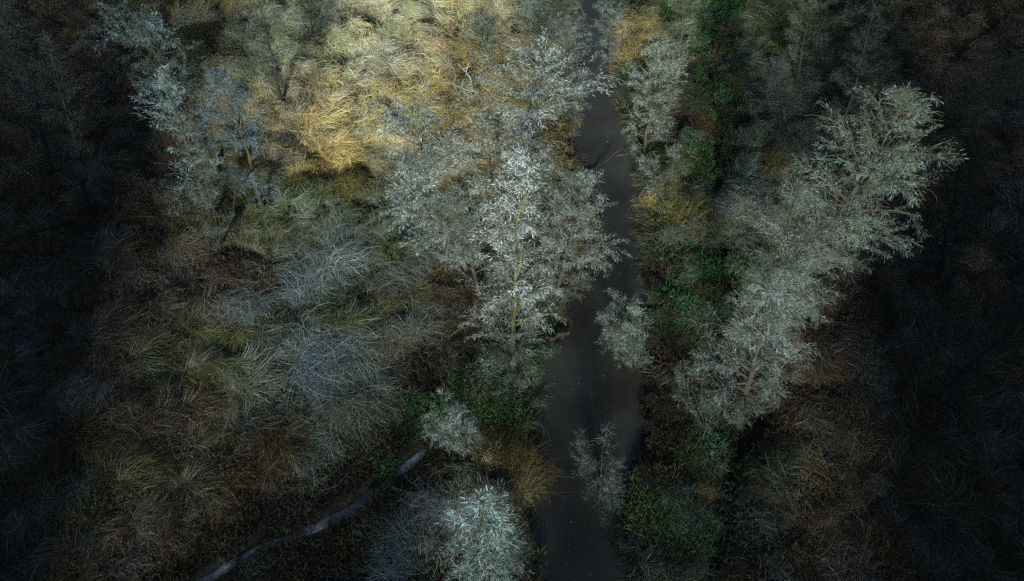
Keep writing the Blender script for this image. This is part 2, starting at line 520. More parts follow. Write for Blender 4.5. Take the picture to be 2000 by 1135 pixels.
def swept_variant(seed, n=170):
    # long flattened stalks lying in a few locks, some with a highlight put into their colour and more rime
    rg = np.random.default_rng(seed)
    G = Geo()
    k = 8
    nl = 7
    lk = rg.integers(0, nl, n)
    la, lc, lx, ly, lv = rg.normal(0, 0.45, nl), rg.normal(0, 0.7, nl), rg.uniform(-0.5, 0.3, nl), rg.uniform(-0.5, 0.5, nl), rg.uniform(0.1, 0.9, nl)
    ang = la[lk] + rg.normal(0, 0.16, n)
    L = rg.uniform(1.1, 2.4, n)
    h = rg.uniform(0.12, 0.42, n)
    t = np.linspace(0, 1, k)[None, :]
    hd = L[:, None] * t ** 1.2 * 0.85
    a2 = ang[:, None] + (lc[lk] + rg.normal(0, 0.3, n))[:, None] * t ** 2
    z = h[:, None] * (np.sin(np.pi * 0.8 * t) - rg.uniform(0, 0.4, n)[:, None] * t ** 3)
    P = np.stack([(lx[lk] + rg.normal(0, 0.12, n))[:, None] + hd * np.cos(a2), (ly[lk] + rg.normal(0, 0.12, n))[:, None] + hd * np.sin(a2), z + rg.normal(0, 0.015, (n, k)) * t], -1)
    W = np.interp(t, [0, 0.6, 0.85, 1], [0.9, 0.9, 0.8, 0.25]) * rg.uniform(0.004, 0.0105, n)[:, None]
    S = np.stack([-np.sin(ang), np.cos(ang), rg.normal(0, 0.5, n)], -1); S /= np.linalg.norm(S, axis=1)[:, None]
    a = np.clip(lv[lk] * 0.6 + rg.random(n) * 0.5, 0, 0.99) + np.where(rg.random(n) < 0.13, 1.0, 0.0)
    G.strips(P, W, S, a)
    return G.mesh('swept_stalks', 'sv')

C_TALL = source_collection('tall_grass_source', [tall_variant(100 + q) for q in range(9)] + [swept_variant(150 + q) for q in range(7)])
C_SHORT = source_collection('short_grass_source', [short_variant(200 + q) for q in range(6)])

def scatter_group(coll):
    ng = bpy.data.node_groups.new('scatter_' + coll.name, 'GeometryNodeTree')
    ng.interface.new_socket('Geometry', in_out='INPUT', socket_type='NodeSocketGeometry')
    ng.interface.new_socket('Geometry', in_out='OUTPUT', socket_type='NodeSocketGeometry')
    gi, go = ng.nodes.new('NodeGroupInput'), ng.nodes.new('NodeGroupOutput')
    ci = ng.nodes.new('GeometryNodeCollectionInfo')
    ci.inputs['Collection'].default_value = coll
    ci.inputs['Separate Children'].default_value = True
    ci.inputs['Reset Children'].default_value = True
    ip = ng.nodes.new('GeometryNodeInstanceOnPoints')
    ip.inputs['Pick Instance'].default_value = True
    def named(nm, ty):
        a = ng.nodes.new('GeometryNodeInputNamedAttribute')
        a.data_type = ty
        a.inputs['Name'].default_value = nm
        return a.outputs['Attribute']
    ng.links.new(gi.outputs[0], ip.inputs['Points'])
    ng.links.new(ci.outputs[0], ip.inputs['Instance'])
    ng.links.new(named('vi', 'INT'), ip.inputs['Instance Index'])
    ng.links.new(named('rot', 'FLOAT_VECTOR'), ip.inputs['Rotation'])
    ng.links.new(named('scl', 'FLOAT_VECTOR'), ip.inputs['Scale'])
    ng.links.new(ip.outputs[0], go.inputs[0])
    return ng

GN_TALL, GN_SHORT = scatter_group(C_TALL), scatter_group(C_SHORT)

def scatter(name, pts, gn, label):
    # pts: list of (co, rot, scale, variant, tint, rime)
    me = bpy.data.meshes.new(name)
    me.from_pydata([q[0] for q in pts], [], [])
    for an, ty, idx in (('rot', 'FLOAT_VECTOR', 1), ('scl', 'FLOAT_VECTOR', 2), ('vi', 'INT', 3), ('tint', 'FLOAT_VECTOR', 4), ('rime', 'FLOAT', 5)):
        a = me.attributes.new(an, ty, 'POINT')
        a.data.foreach_set('vector' if ty == 'FLOAT_VECTOR' else 'value', np.array([q[idx] for q in pts], dtype=np.int32 if ty == 'INT' else np.float32).ravel())
    o = obj(name, me)
    md = o.modifiers.new('scatter', 'NODES')
    md.node_group = gn
    tag(o, label, 'grass', kind='stuff')
    return o

def in_view(x, y, mx=260, my=230):
    px, py, _ = proj(x, y)
    return -mx < px < 2000 + mx and -my < py < 1135 + 200

rg = np.random.default_rng(11)
tall = {'straw_grass': [], 'frosted_grass': [], 'brown_sedge': []}
short = {'green_turf': [], 'brown_turf': []}
xs = np.arange(-50, 50, 0.55)
ysg = np.arange(3, 66, 0.55)
PX, PY = np.meshgrid(xs, ysg)
PX = PX + rg.uniform(-0.3, 0.3, PX.shape); PY = PY + rg.uniform(-0.3, 0.3, PY.shape)
RD, PD, DD, TD = river_dist(PX, PY), poly_dist(PX, PY, PATH), poly_dist(PX, PY, DITCH), poly_dist(PX, PY, TRAIL)
GZ = ground(PX, PY)
SX = (ground(PX + 0.25, PY) - ground(PX - 0.25, PY)) / 0.5
SY = (ground(PX, PY + 0.25) - ground(PX, PY - 0.25)) / 0.5
MD = mound(PX, PY)
for x, y, z, rd, pd, dd, td, mh, mx_, my_, mt, sx_, sy_ in zip(*[q.ravel() for q in (PX, PY, GZ, RD, PD, DD, TD, *MD, SX, SY)]):
    if not in_view(x, y) or rd < 0.08:
        continue
    jx, jy = noise.noise(Vector((x * 0.5, y * 0.5, 0.3))) * 1.1, noise.noise(Vector((x * 0.5, y * 0.5, 7.3))) * 1.1
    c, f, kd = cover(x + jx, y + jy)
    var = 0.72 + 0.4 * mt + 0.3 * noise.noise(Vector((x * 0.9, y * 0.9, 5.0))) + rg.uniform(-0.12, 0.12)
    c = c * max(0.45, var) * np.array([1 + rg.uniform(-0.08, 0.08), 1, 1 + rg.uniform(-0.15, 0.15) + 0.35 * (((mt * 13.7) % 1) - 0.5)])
    rime = float(np.clip(f[0] + 0.25 * noise.noise(Vector((x * 0.6, y * 0.6, 1.0))), 0.0, 1))
    big = f[1]
    hump = noise.noise(Vector((x * 0.55, y * 0.55, 2.0)))
    if rg.random() < f[2] * ((1.0 + 0.6 * hump) if y > 26 else (0.74 + 1.2 * hump)) and pd > 1.6 and dd > 0.7 and td > 0.45 and rd > 0.3:
        s = big * (0.85 + 0.5 * hump + rg.uniform(-0.15, 0.2))
        s = max(0.35, s)
        if rd < 1.2 or dd < 1.2:
            s *= 0.75
        if pd < 3.5:
            s *= 0.5 + 0.5 * (pd - 1.6) / 1.9
        fl = flow(x, y)
        out = np.hypot(mx_, my_) * 1.1                             # stalks spill down the sides of their mound
        a = math.atan2(math.sin(fl) * 0.6 + my_ * 1.3, math.cos(fl) * 0.6 + mx_ * 1.3) + rg.normal(0, 0.35)
        if out > 1.1 and rg.random() < (0.6 if y > 24 else 0.65):
            continue
        key = 'frosted_grass' if kd in ('frost', 'grey') else 'brown_sedge' if kd in ('dark', 'turf', 'rust', 'green', 'moss') else 'straw_grass'
        nrm = Vector((-sx_ * 0.8 + rg.uniform(-0.1, 0.1), -sy_ * 0.8 + rg.uniform(-0.1, 0.1), 1.0)).normalized()
        tx_ = Vector((math.cos(a), math.sin(a), 0)); tx_ = (tx_ - nrm * tx_.dot(nrm)).normalized()
        ty_ = nrm.cross(tx_)
        eu = Matrix((tx_, ty_, nrm)).transposed().to_euler()
        tall[key].append(((x, y, z), tuple(eu), (s, s, s * rg.uniform(0.8, 1.25)), int(rg.integers(9)) if (y > 24 + rg.uniform(-3, 3) and kd in ('gold', 'pale', 'straw', 'olive', 'sage') and rg.random() < 0.62) or rg.random() < 0.15 else 9 + int(rg.integers(7)), tuple(c), rime))
    if pd > 0.62 and dd > 0.3 and td > 0.15:
        for _ in range(2 if kd in ('green', 'turf') else 1):
            q = rg.uniform(-0.3, 0.3, 2)
            s = rg.uniform(0.7, 1.3)
            g_ = (np.array((0.034, 0.108, 0.026)) if rg.random() < 0.72 else np.array((0.055, 0.06, 0.025))) if kd == 'green' else c * 0.6 + np.array((0.008, 0.008, 0.003))
            short['green_turf' if kd == 'green' else 'brown_turf'].append(((x + q[0], y + q[1], float(ground(x + q[0], y + q[1])) if rd < 1.2 else z), (0, 0, rg.uniform(0, 6.28)), (s, s, s * rg.uniform(0.7, 1.3)), int(rg.integers(6)), tuple(g_ * rg.uniform(0.6, 1.5)), rime * 0.5))

# ragged sedge hanging over both water edges
for q in range(330):
    y = rg.uniform(4, 62)
    l_, r_ = river_edges(y)
    side = 1 if rg.random() < 0.5 else -1
    x = (r_ + rg.uniform(0.1, 0.7)) if side > 0 else (l_ - rg.uniform(0.1, 0.7))
    if not in_view(x, y):
        continue
    c, f, kd = cover(x + side * 0.8, y)
    c = c * rg.uniform(0.25, 0.7)
    s = rg.uniform(0.3, 0.75)
    a = (math.pi if side > 0 else 0.0) + rg.normal(0, 0.6)
    tall['brown_sedge'].append(((x, y, float(ground(x, y)) + 0.1), (0, rg.uniform(-0.2, 0.1), a), (s, s, s), int(rg.integers(16)), tuple(c), float(f[0])))

scatter('straw_grass', tall['straw_grass'], GN_TALL, 'golden straw-coloured tall grass lodged in swirling heaps')
scatter('frosted_grass', tall['frosted_grass'], GN_TALL, 'grey rime-covered tall grass bent over in heaps')
scatter('brown_sedge', tall['brown_sedge'], GN_TALL, 'brown lodged sedge, its tint darkened for shade at the margins')
scatter('green_turf', short['green_turf'], GN_SHORT, 'fresh green low growth along the river banks')
scatter('brown_turf', short['brown_turf'], GN_SHORT, 'short brown turf between the tall grass')

# ------------------------------------------------------------------ single tussocks that stand out
def tussock(label, px, py, wpx, color, rime, direction, seed, height=0.9, n=650):
    x, y = at(px, py)
    dep = proj(x, y)[2]
    size = wpx * dep / FPX
    rg = np.random.default_rng(seed)
    G = Geo()
    k = 8
    ang = direction + rg.normal(0, 0.5, n)
    wild = rg.random(n) < 0.3
    L = size * rg.uniform(0.2, 0.75, n)
    h = height * 0.42 * rg.uniform(0.5, 1.1, n)
    r = size * 0.30 * np.sqrt(rg.random(n)); pa = rg.uniform(0, 6.28, n)
    along, across = r * np.cos(pa) * 0.7 - 0.2 * size, r * np.sin(pa) * 1.7
    bx = along * math.cos(direction) - across * math.sin(direction)
    by = along * math.sin(direction) + across * math.cos(direction)
    lock = np.round(rg.random(n) * 26)
    lrg = np.random.default_rng(seed + 1)
    lang, lh = lrg.normal(0, 0.5, 27), lrg.uniform(0.45, 1.25, 27)
    ang = direction + lang[lock.astype(int)] + rg.normal(0, 0.2, n) + np.where(wild, rg.uniform(-1.2, 1.2, n), 0)
    h = h * lh[lock.astype(int)]
    t = np.linspace(0, 1, k)[None, :]
    hd = L[:, None] * t ** 1.25
    a2 = ang[:, None] + (rg.normal(0, 0.7, n) + lang[lock.astype(int)] * 0.8)[:, None] * t ** 2
    z = h[:, None] * (np.sin(np.pi * 0.78 * t) - rg.uniform(0, 0.5, n)[:, None] * t ** 3)
    P = np.stack([bx[:, None] + hd * np.cos(a2) + rg.normal(0, 0.02, (n, k)) * t, by[:, None] + hd * np.sin(a2) + rg.normal(0, 0.02, (n, k)) * t, z - 0.1 * (1 - t)], -1)
    W = np.interp(t, [0, 0.6, 0.85, 1], [1, 0.9, 0.8, 0.25]) * rg.uniform(0.004, 0.008, n)[:, None]
    S = np.stack([-np.sin(ang), np.cos(ang), rg.normal(0, 0.6, n)], -1); S /= np.linalg.norm(S, axis=1)[:, None]
    lv = lrg.uniform(-0.2, 0.25, 27)
    G.strips(P, W, S, np.clip(rg.random(n) + lv[lock.astype(int)], 0, 1))
    o = obj('grass_tussock', G.mesh('grass_tussock', 'sv'), M_TUFT, loc=(x, y, float(ground(x, y))), color=(*[c_ * 0.36 for c_ in color], rime * 0.42))  # tussock colour and rime dimmed to stand in for shade
    tag(o, label, 'tussock', 'tussocks that stand out from the grass')
    return o

FB, SG, GO, BR = (0.20, 0.29, 0.31), (0.24, 0.27, 0.16), (0.36, 0.27, 0.07), (0.20, 0.15, 0.08)
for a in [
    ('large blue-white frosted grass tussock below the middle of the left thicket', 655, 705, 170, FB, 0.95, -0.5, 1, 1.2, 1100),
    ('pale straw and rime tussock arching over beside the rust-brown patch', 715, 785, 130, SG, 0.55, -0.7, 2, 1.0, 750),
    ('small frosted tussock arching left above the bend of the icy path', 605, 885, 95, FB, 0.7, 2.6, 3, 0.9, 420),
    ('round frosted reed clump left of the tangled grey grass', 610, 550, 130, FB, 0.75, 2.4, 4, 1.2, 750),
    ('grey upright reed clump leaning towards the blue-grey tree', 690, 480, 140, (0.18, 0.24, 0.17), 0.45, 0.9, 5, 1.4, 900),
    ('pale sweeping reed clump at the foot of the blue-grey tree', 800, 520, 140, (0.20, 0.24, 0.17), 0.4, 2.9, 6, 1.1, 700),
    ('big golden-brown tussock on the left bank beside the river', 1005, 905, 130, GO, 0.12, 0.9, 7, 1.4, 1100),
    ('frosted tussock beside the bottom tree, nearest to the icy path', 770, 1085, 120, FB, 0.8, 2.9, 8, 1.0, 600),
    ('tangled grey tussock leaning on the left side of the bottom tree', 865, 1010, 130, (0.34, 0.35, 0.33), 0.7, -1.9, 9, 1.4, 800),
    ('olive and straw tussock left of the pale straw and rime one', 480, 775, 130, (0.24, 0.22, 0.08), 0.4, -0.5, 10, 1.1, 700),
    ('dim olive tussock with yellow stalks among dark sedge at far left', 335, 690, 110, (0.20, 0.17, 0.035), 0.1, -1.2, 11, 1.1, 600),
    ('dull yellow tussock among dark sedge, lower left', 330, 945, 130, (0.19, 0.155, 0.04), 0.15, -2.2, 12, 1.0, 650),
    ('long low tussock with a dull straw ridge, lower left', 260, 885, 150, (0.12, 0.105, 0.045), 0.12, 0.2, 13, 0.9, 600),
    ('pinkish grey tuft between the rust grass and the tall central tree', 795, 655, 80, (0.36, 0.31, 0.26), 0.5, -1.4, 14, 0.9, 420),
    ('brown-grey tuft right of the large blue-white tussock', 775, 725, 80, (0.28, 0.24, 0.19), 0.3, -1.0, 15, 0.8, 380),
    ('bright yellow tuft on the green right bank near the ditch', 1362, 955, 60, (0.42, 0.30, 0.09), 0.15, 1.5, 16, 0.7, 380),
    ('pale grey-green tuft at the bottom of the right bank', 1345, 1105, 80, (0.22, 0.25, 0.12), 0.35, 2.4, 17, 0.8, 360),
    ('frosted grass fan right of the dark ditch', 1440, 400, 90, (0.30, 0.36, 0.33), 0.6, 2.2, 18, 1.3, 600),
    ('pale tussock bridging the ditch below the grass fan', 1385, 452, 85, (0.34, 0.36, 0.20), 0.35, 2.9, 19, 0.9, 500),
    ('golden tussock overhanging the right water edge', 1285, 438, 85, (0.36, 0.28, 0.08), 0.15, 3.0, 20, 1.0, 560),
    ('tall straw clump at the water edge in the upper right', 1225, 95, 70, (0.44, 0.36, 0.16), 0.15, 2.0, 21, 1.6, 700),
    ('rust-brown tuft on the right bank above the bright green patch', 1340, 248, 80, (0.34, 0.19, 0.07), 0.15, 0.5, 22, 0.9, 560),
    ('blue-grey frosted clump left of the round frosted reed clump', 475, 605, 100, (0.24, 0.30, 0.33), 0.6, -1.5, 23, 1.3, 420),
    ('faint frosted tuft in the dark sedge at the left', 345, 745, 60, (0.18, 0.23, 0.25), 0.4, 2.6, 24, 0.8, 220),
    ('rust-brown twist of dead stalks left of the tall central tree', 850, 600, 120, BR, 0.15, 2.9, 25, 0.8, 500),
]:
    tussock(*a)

# ------------------------------------------------------------------ trees and bushes
def curve_path(p0, d0, L, n, rg, droop=0.0, wob=0.06, up=0.0):
    P = [np.array(p0, dtype=float)]
    d = np.array(d0, dtype=float); d /= np.linalg.norm(d)
    for q in range(n - 1):
        d = d + rg.normal(0, wob, 3) + np.array([0, 0, up * (1 - q / n) - droop * q / n])
        d /= np.linalg.norm(d)
        P.append(P[-1] + d * L / (n - 1))
    return np.array(P)

def twig_strips(G, org, dirs, ln, wd, droop, fr, rg):
    n = len(org)
    d = dirs / (np.linalg.norm(dirs, axis=1)[:, None] + 1e-9)
    S = np.cross(d, rg.normal(0, 1, (n, 3)) + np.array([0, 0, 0.8])); S /= np.linalg.norm(S, axis=1)[:, None] + 1e-9
    bend = rg.normal(0, 0.18, (n, 3)) + np.array([0, 0, -1.0]) * droop
    P = np.stack([org, org + d * ln[:, None] * 0.95 + bend * ln[:, None] * 0.4], 1)
    W = wd[:, None] * np.array([1.0, 0.6])[None, :]
    G.strips(P, W, S, fr)

def profile(shape, u):
    if shape == 'column':
        return np.interp(u, [0, 0.1, 0.3, 0.6, 0.85, 1.0], [0.8, 1.0, 0.95, 0.85, 0.62, 0.2])
    if shape == 'round':
        return np.interp(u, [0, 0.25, 0.5, 0.75, 0.92, 1.0], [0.35, 0.75, 1.0, 0.9, 0.5, 0.12])
    if shape == 'top':
        return np.interp(u, [0, 0.4, 0.65, 0.85, 1.0], [0.12, 0.35, 0.9, 0.95, 0.12])
    return np.interp(u, [0, 0.3, 0.7, 1.0], [0.5, 1.0, 0.9, 0.4])

def build_tree(seed, H, Rad, shape='round', lean=(0, 0), nlimb=34, nsec=13, dash=42, u0=0.18, el=(12, 62), droop=0.25, rtrunk=None,
               stems=1, dash_len=(0.06, 0.17), dash_w=(0.004, 0.0083), frost=0.75, gaps=0.25, skew=(0, 0), fine=1.8):
    """returns trunk meshes, limb meshes and the crown mesh of one bare tree"""
    rg = np.random.default_rng(seed)
    rtrunk = rtrunk or 0.013 * H + 0.02
    trunks, limbs, C = [], [], Geo()
    O, D, F = [], [], []
    for s in range(stems):
        if stems == 1:
            top = np.array([lean[0], lean[1], H])
            b0 = np.zeros(3)
        else:
            a = 6.28 * s / stems + rg.uniform(-0.4, 0.4)
            sp = Rad * rg.uniform(0.25, 0.75)
            hs = H * rg.uniform(0.72, 1.0) if s else H
            top = np.array([lean[0] + math.cos(a) * sp * (0.3 if not s else 1), lean[1] + math.sin(a) * sp * (0.3 if not s else 1), hs])
            b0 = np.array([math.cos(a) * 0.12, math.sin(a) * 0.12, 0])
        tt = np.linspace(0, 1, 12)
        wob = np.cumsum(rg.normal(0, 0.012 * H, (12, 3)), 0) * (tt * (1 - tt) * 2.2)[:, None]
        wob[:, 2] = 0
        bow = np.sin(np.pi * tt * 0.5)[:, None] if stems > 1 else tt[:, None]
        TP = b0 + np.concatenate([(top - b0)[None, :2] * bow, (top - b0)[2] * tt[:, None]], 1) + wob
        TP[0, 2] = -0.25
        TR = rtrunk * (1 - 0.93 * tt) / (stems ** 0.4)
        TR[0] *= 1.5
        g_ = Geo(); g_.tube(TP, TR, 8)
        trunks.append(g_.mesh('trunk', None, True))
        nl = max(4, nlimb // stems)
        sector = rg.uniform(0.5, 1.15, 12)                        # uneven outline: some sides reach further
        for q in range(nl):
            u = u0 + (1 - u0) * ((q + rg.uniform(0, 1)) / nl) ** 0.9
            u = min(u, 0.985)
            if rg.random() < gaps * 0.4:
                continue
            az = q * 2.399 + rg.normal(0, 0.35)
            pu = (u - u0) / (1 - u0)
            L = Rad / (stems ** 0.35) * float(profile(shape, pu)) * sector[int(az / 6.283 * 12) % 12] * rg.uniform(0.75, 1.2)
            L *= 1 + 0.6 * (skew[0] * math.cos(az) + skew[1] * math.sin(az))
            L = max(L, 0.3)
            e = R(el[0] + (el[1] - el[0]) * pu + rg.normal(0, 8))
            p0 = np.array([np.interp(u, tt, TP[:, c_]) for c_ in range(3)])
            LP = curve_path(p0, (math.cos(az) * math.cos(e), math.sin(az) * math.cos(e), math.sin(e)), L, 8, rg, droop, 0.09, 0.05)
            r0 = float(np.interp(u, tt, TR)) * 0.55 + 0.006
            g_ = Geo(); g_.tube(LP, np.linspace(r0, 0.008, 8), 5)
            limbs.append(g_.mesh('limb', None, True))
            clump = rg.uniform(0.3, 1.15)
            ns = max(4, int(nsec * (0.45 + 0.55 * L / Rad)))
            for z_ in range(ns):
                v = 0.18 + 0.82 * (z_ + rg.uniform(0, 1)) / ns
                v = min(v, 0.99)
                iv = v * 7
                i0 = int(iv)
                p1 = LP[i0] * (1 - iv + i0) + LP[min(i0 + 1, 7)] * (iv - i0)
                dl = LP[min(i0 + 1, 7)] - LP[i0]; dl /= np.linalg.norm(dl) + 1e-9
                side = np.cross(dl, (0, 0, 1.0)); side /= np.linalg.norm(side) + 1e-9
                sgn = 1 if z_ % 2 else -1
                d1 = dl * rg.uniform(0.4, 0.9) + side * sgn * rg.uniform(0.4, 1.0) + np.array([0, 0, rg.uniform(-0.2, 0.55)])
                L1 = (0.22 + 0.42 * (1 - v)) * L * rg.uniform(0.6, 1.25) + 0.18
                SPt = curve_path(p1, d1, L1, 5, rg, droop * 1.3, 0.16, 0.08)
                C.strips(SPt[None], np.linspace(0.009, 0.004, 5)[None], np.array([[0.3, 0.3, 0.9]]) / 0.995, np.array([0.22 * clump]))
                if rg.random() < gaps + 0.10:
                    continue
                nd = max(3, int(dash * fine * (0.35 + 0.8 * L1) * rg.uniform(0.6, 1.3)))
                w_ = rg.random(nd) * 3.999
                iw = w_.astype(int)
                o_ = SPt[iw] * (1 - w_ + iw)[:, None] + SPt[iw + 1] * (w_ - iw)[:, None]
                dd = SPt[iw + 1] - SPt[iw]; dd /= np.linalg.norm(dd, axis=1)[:, None] + 1e-9
                rnd = rg.normal(0, 1, (nd, 3)); rnd /= np.linalg.norm(rnd, axis=1)[:, None]
                O.append(o_ + rnd * 0.03 + rnd * (rg.random(nd) ** 1.5 * 0.16)[:, None])
                D.append(dd * 0.9 + rnd * 0.75 + np.array([0, 0, -0.1]))
                F.append(np.clip(frost * clump * rg.uniform(0.45, 1.25, nd) * np.where(rg.random(nd) < 0.52, 0.06, 1), 0, 1))
    O, D, F = np.concatenate(O), np.concatenate(D), np.concatenate(F)
    twig_strips(C, O, D, rg.uniform(*dash_len, len(O)), rg.uniform(*dash_w, len(O)), 0.45, F, rg)
    return trunks, limbs, C.mesh('crown', 'fr')

PROTO = {}
def plant_tree(name, label, cat, base, top, hw, tint, frost=1.0, group=None, bark=None, key=None, rot=0.0, **kw):
    """base and top are where trunk foot and tip are seen; hw is the half width of the crown there"""
    x, y = at(*base)
    H = height_for(y, top[1])
    dep = proj(x, y, H * 0.7)[2]
    topx = (top[0] - 1000) / FPX * proj(x, y, H)[2]
    Rad = hw * dep / FPX
    root = bpy.data.objects.new(name, None)
    COL.objects.link(root)
    root.location = (x, y, float(ground(x, y)))
    root.empty_display_size = 0.3
    tag(root, label, cat, group)
    col = (tint[0] * 0.80, tint[1] * 0.97, tint[2] * 0.98, frost)  # frost tint shifted to teal in place of cool shade light
    if key and key in PROTO:                              # a further individual of a kind: shares the mesh data
        tr, li, cr, H0, R0 = PROTO[key]
        s = H / H0
        q = Rad / R0
        root.scale = (q, q, s)
        root.rotation_euler = (-(0) , 0, rot)
        # lean towards the seen tip
        root.rotation_euler.y = math.atan2(topx - x, H) * math.cos(rot)
        root.rotation_euler.x = math.atan2(topx - x, H) * math.sin(rot)
    else:
        kw.setdefault('seed', len(bpy.data.objects) % 977)
        tr, li, cr = build_tree(H=H, Rad=Rad, lean=(topx - x, kw.pop('lean_y', 0.0)), **kw)
        if key:
            PROTO[key] = (tr, li, cr, H, Rad)
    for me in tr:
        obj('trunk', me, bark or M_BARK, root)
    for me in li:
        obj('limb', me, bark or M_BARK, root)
    obj('crown', cr, M_TWIG_SHADE if bark is M_BLACK else M_TWIG, root, color=col)
    return root, H, Rad

WHITE, BLUE, TEAL, PINK, LAV, GGREEN = (0.80, 0.82, 0.84), (0.50, 0.64, 0.74), (0.50, 0.66, 0.66), (0.72, 0.68, 0.66), (0.62, 0.64, 0.72), (0.45, 0.54, 0.46)
RIVT = 'trees crowded on the left bank'
T = plant_tree
LOG = []
def P_(*a, **k):
    r_, H, Rad = T(*a, **k)
    LOG.append((a[1][:50], round(H, 1), round(Rad, 1)))

# the group in the middle
P_('alder_tree', 'tall slender frosted tree with yellow-green mossy trunk, nearest of the central group', 'tree', (1000, 748), (1038, 322), 102, WHITE, 1.0, RIVT, M_MOSS, seed=1, shape='column', nlimb=62, nsec=13, dash=40, u0=0.04, el=(5, 66), droop=0.35, gaps=0.22, rtrunk=0.135, skew=(0, 1.1), fine=1.75)
P_('alder_tree', 'broad frosted tree behind the tall slender one, crown reaching over the river', 'tree', (1058, 440), (1040, 178), 165, (0.74, 0.80, 0.84), 1.0, RIVT, seed=2, shape='top', nlimb=46, nsec=15, dash=42, u0=0.22, el=(2, 42), gaps=0.28, skew=(0.35, 0.0))
P_('alder_tree', 'pinkish-white frosted tree in the middle, just left of the slender tree top', 'tree', (985, 515), (940, 280), 130, PINK, 0.95, RIVT, seed=3, shape='top', el=(8, 45), nlimb=38, nsec=13, dash=40, u0=0.2, gaps=0.3)
P_('alder_tree', 'blue-white open-branched tree at the left end of the central group', 'tree', (855, 450), (805, 222), 115, (0.66, 0.76, 0.86), 1.0, RIVT, seed=4, shape='top', el=(8, 45), nlimb=30, nsec=13, dash=40, u0=0.3, gaps=0.35)
P_('alder_tree', 'blue-grey wide tree below the open-branched one, trunk leaning left', 'tree', (915, 530), (800, 330), 140, (0.58, 0.68, 0.72), 0.95, RIVT, seed=5, shape='round', nlimb=38, nsec=14, dash=42, u0=0.22, gaps=0.25)
P_('alder_tree', 'dull green-grey tree overhanging the water right of the slender tree', 'tree', (1085, 580), (1140, 350), 105, (0.52, 0.58, 0.62), 0.72, RIVT, seed=6, shape='round', nlimb=42, nsec=14, dash=40, u0=0.04, gaps=0.2, skew=(0.2, 0))
P_('alder_tree', 'darker low tree filling the gap behind the slender trunk', 'tree', (940, 590), (895, 400), 80, (0.45, 0.53, 0.53), 0.7, RIVT, seed=7, shape='round', nlimb=30, nsec=12, dash=36, u0=0.1)
P_('willow_bush', 'small frosted bush at the foot of the slender tree', 'bush', (1000, 770), (1000, 690), 75, (0.52, 0.64, 0.60), 0.75, RIVT, seed=8, shape='round', stems=4, nlimb=24, nsec=8, dash=30, u0=0.1)
# the top of the picture
P_('alder_tree', 'misty grey tree with dark upright trunk at the top of the river', 'tree', (1116, 262), (1108, 40), 75, (0.46, 0.55, 0.58), 0.72, 'trees at the top of the river', seed=9, shape='round', nlimb=36, nsec=12, dash=38, u0=0.2)
P_('alder_tree', 'faint grey tree left of the misty one', 'tree', (1066, 185), (1050, -40), 60, (0.42, 0.52, 0.52), 0.65, 'trees at the top of the river', seed=10, shape='round', nlimb=30, nsec=12, dash=34, u0=0.2)
P_('alder_tree', 'grey tree cut by the upper edge, hanging over the river', 'tree', (1195, 130), (1200, -60), 60, (0.42, 0.52, 0.54), 0.65, 'trees at the top of the river', seed=11, shape='round', nlimb=30, nsec=12, dash=34, u0=0.2, skew=(-0.3, 0))
# right bank
P_('alder_tree', 'grey-brown tree with leaning trunk on the right bank', 'tree', (1252, 330), (1300, 62), 80, (0.52, 0.54, 0.52), 0.8, 'trees on the right bank', seed=12, shape='round', nlimb=38, nsec=13, dash=38, u0=0.15)
P_('willow_bush', 'frosted round bush on the right bank below the leaning tree', 'bush', (1298, 400), (1310, 290), 50, (0.50, 0.58, 0.55), 0.8, 'trees on the right bank', seed=13, stems=5, nlimb=30, nsec=9, dash=34, u0=0.1)
P_('willow_bush', 'olive-brown bush just below the frosted round bush', 'bush', (1300, 440), (1308, 350), 48, (0.30, 0.25, 0.06), 0.9, 'trees on the right bank', seed=14, stems=5, nlimb=26, nsec=9, dash=32, u0=0.1)
P_('willow_bush', 'pale rounded bush leaning over the river from the right bank', 'bush', (1255, 705), (1232, 580), 74, (0.46, 0.58, 0.53), 0.8, 'trees on the right bank', seed=15, stems=9, nlimb=72, nsec=10, dash=36, u0=0.1)
P_('willow_bush', 'thin dim frosted bush standing in the water near the bottom', 'bush', (1205, 970), (1180, 832), 92, (0.20, 0.30, 0.34), 0.7, 'trees on the right bank', seed=16, stems=9, nlimb=63, nsec=9, dash=20, u0=0.12, gaps=0.2)
P_('alder_tree', 'large frosted tree on the right with leaning crown reaching farthest up', 'tree', (1510, 650), (1755, 215), 165, (0.36, 0.48, 0.47), 0.68, 'large trees on the right', fine=1.7, seed=17, shape='round', nlimb=72, nsec=16, dash=40, u0=0.12, el=(4, 50), droop=0.4, gaps=0.2)
P_('alder_tree', 'greyish frosted tree on the right between the ditch and the largest crown', 'tree', (1450, 700), (1560, 370), 165, (0.38, 0.46, 0.50), 0.62, 'large trees on the right', fine=1.7, seed=18, shape='round', nlimb=46, nsec=14, dash=40, u0=0.2, droop=0.4, gaps=0.2)
P_('alder_tree', 'lower bushy frosted tree on the right, nearest to the camera there', 'tree', (1450, 830), (1500, 520), 130, (0.44, 0.53, 0.60), 0.66, 'large trees on the right', fine=1.7, seed=19, shape='round', nlimb=50, nsec=14, dash=40, u0=0.15, droop=0.45, gaps=0.22)
P_('willow_bush', 'dim teal bush below the lower bushy tree on the right', 'bush', (1375, 830), (1380, 700), 75, (0.36, 0.50, 0.48), 0.6, 'large trees on the right', seed=20, stems=5, nlimb=34, nsec=9, dash=30, u0=0.1)
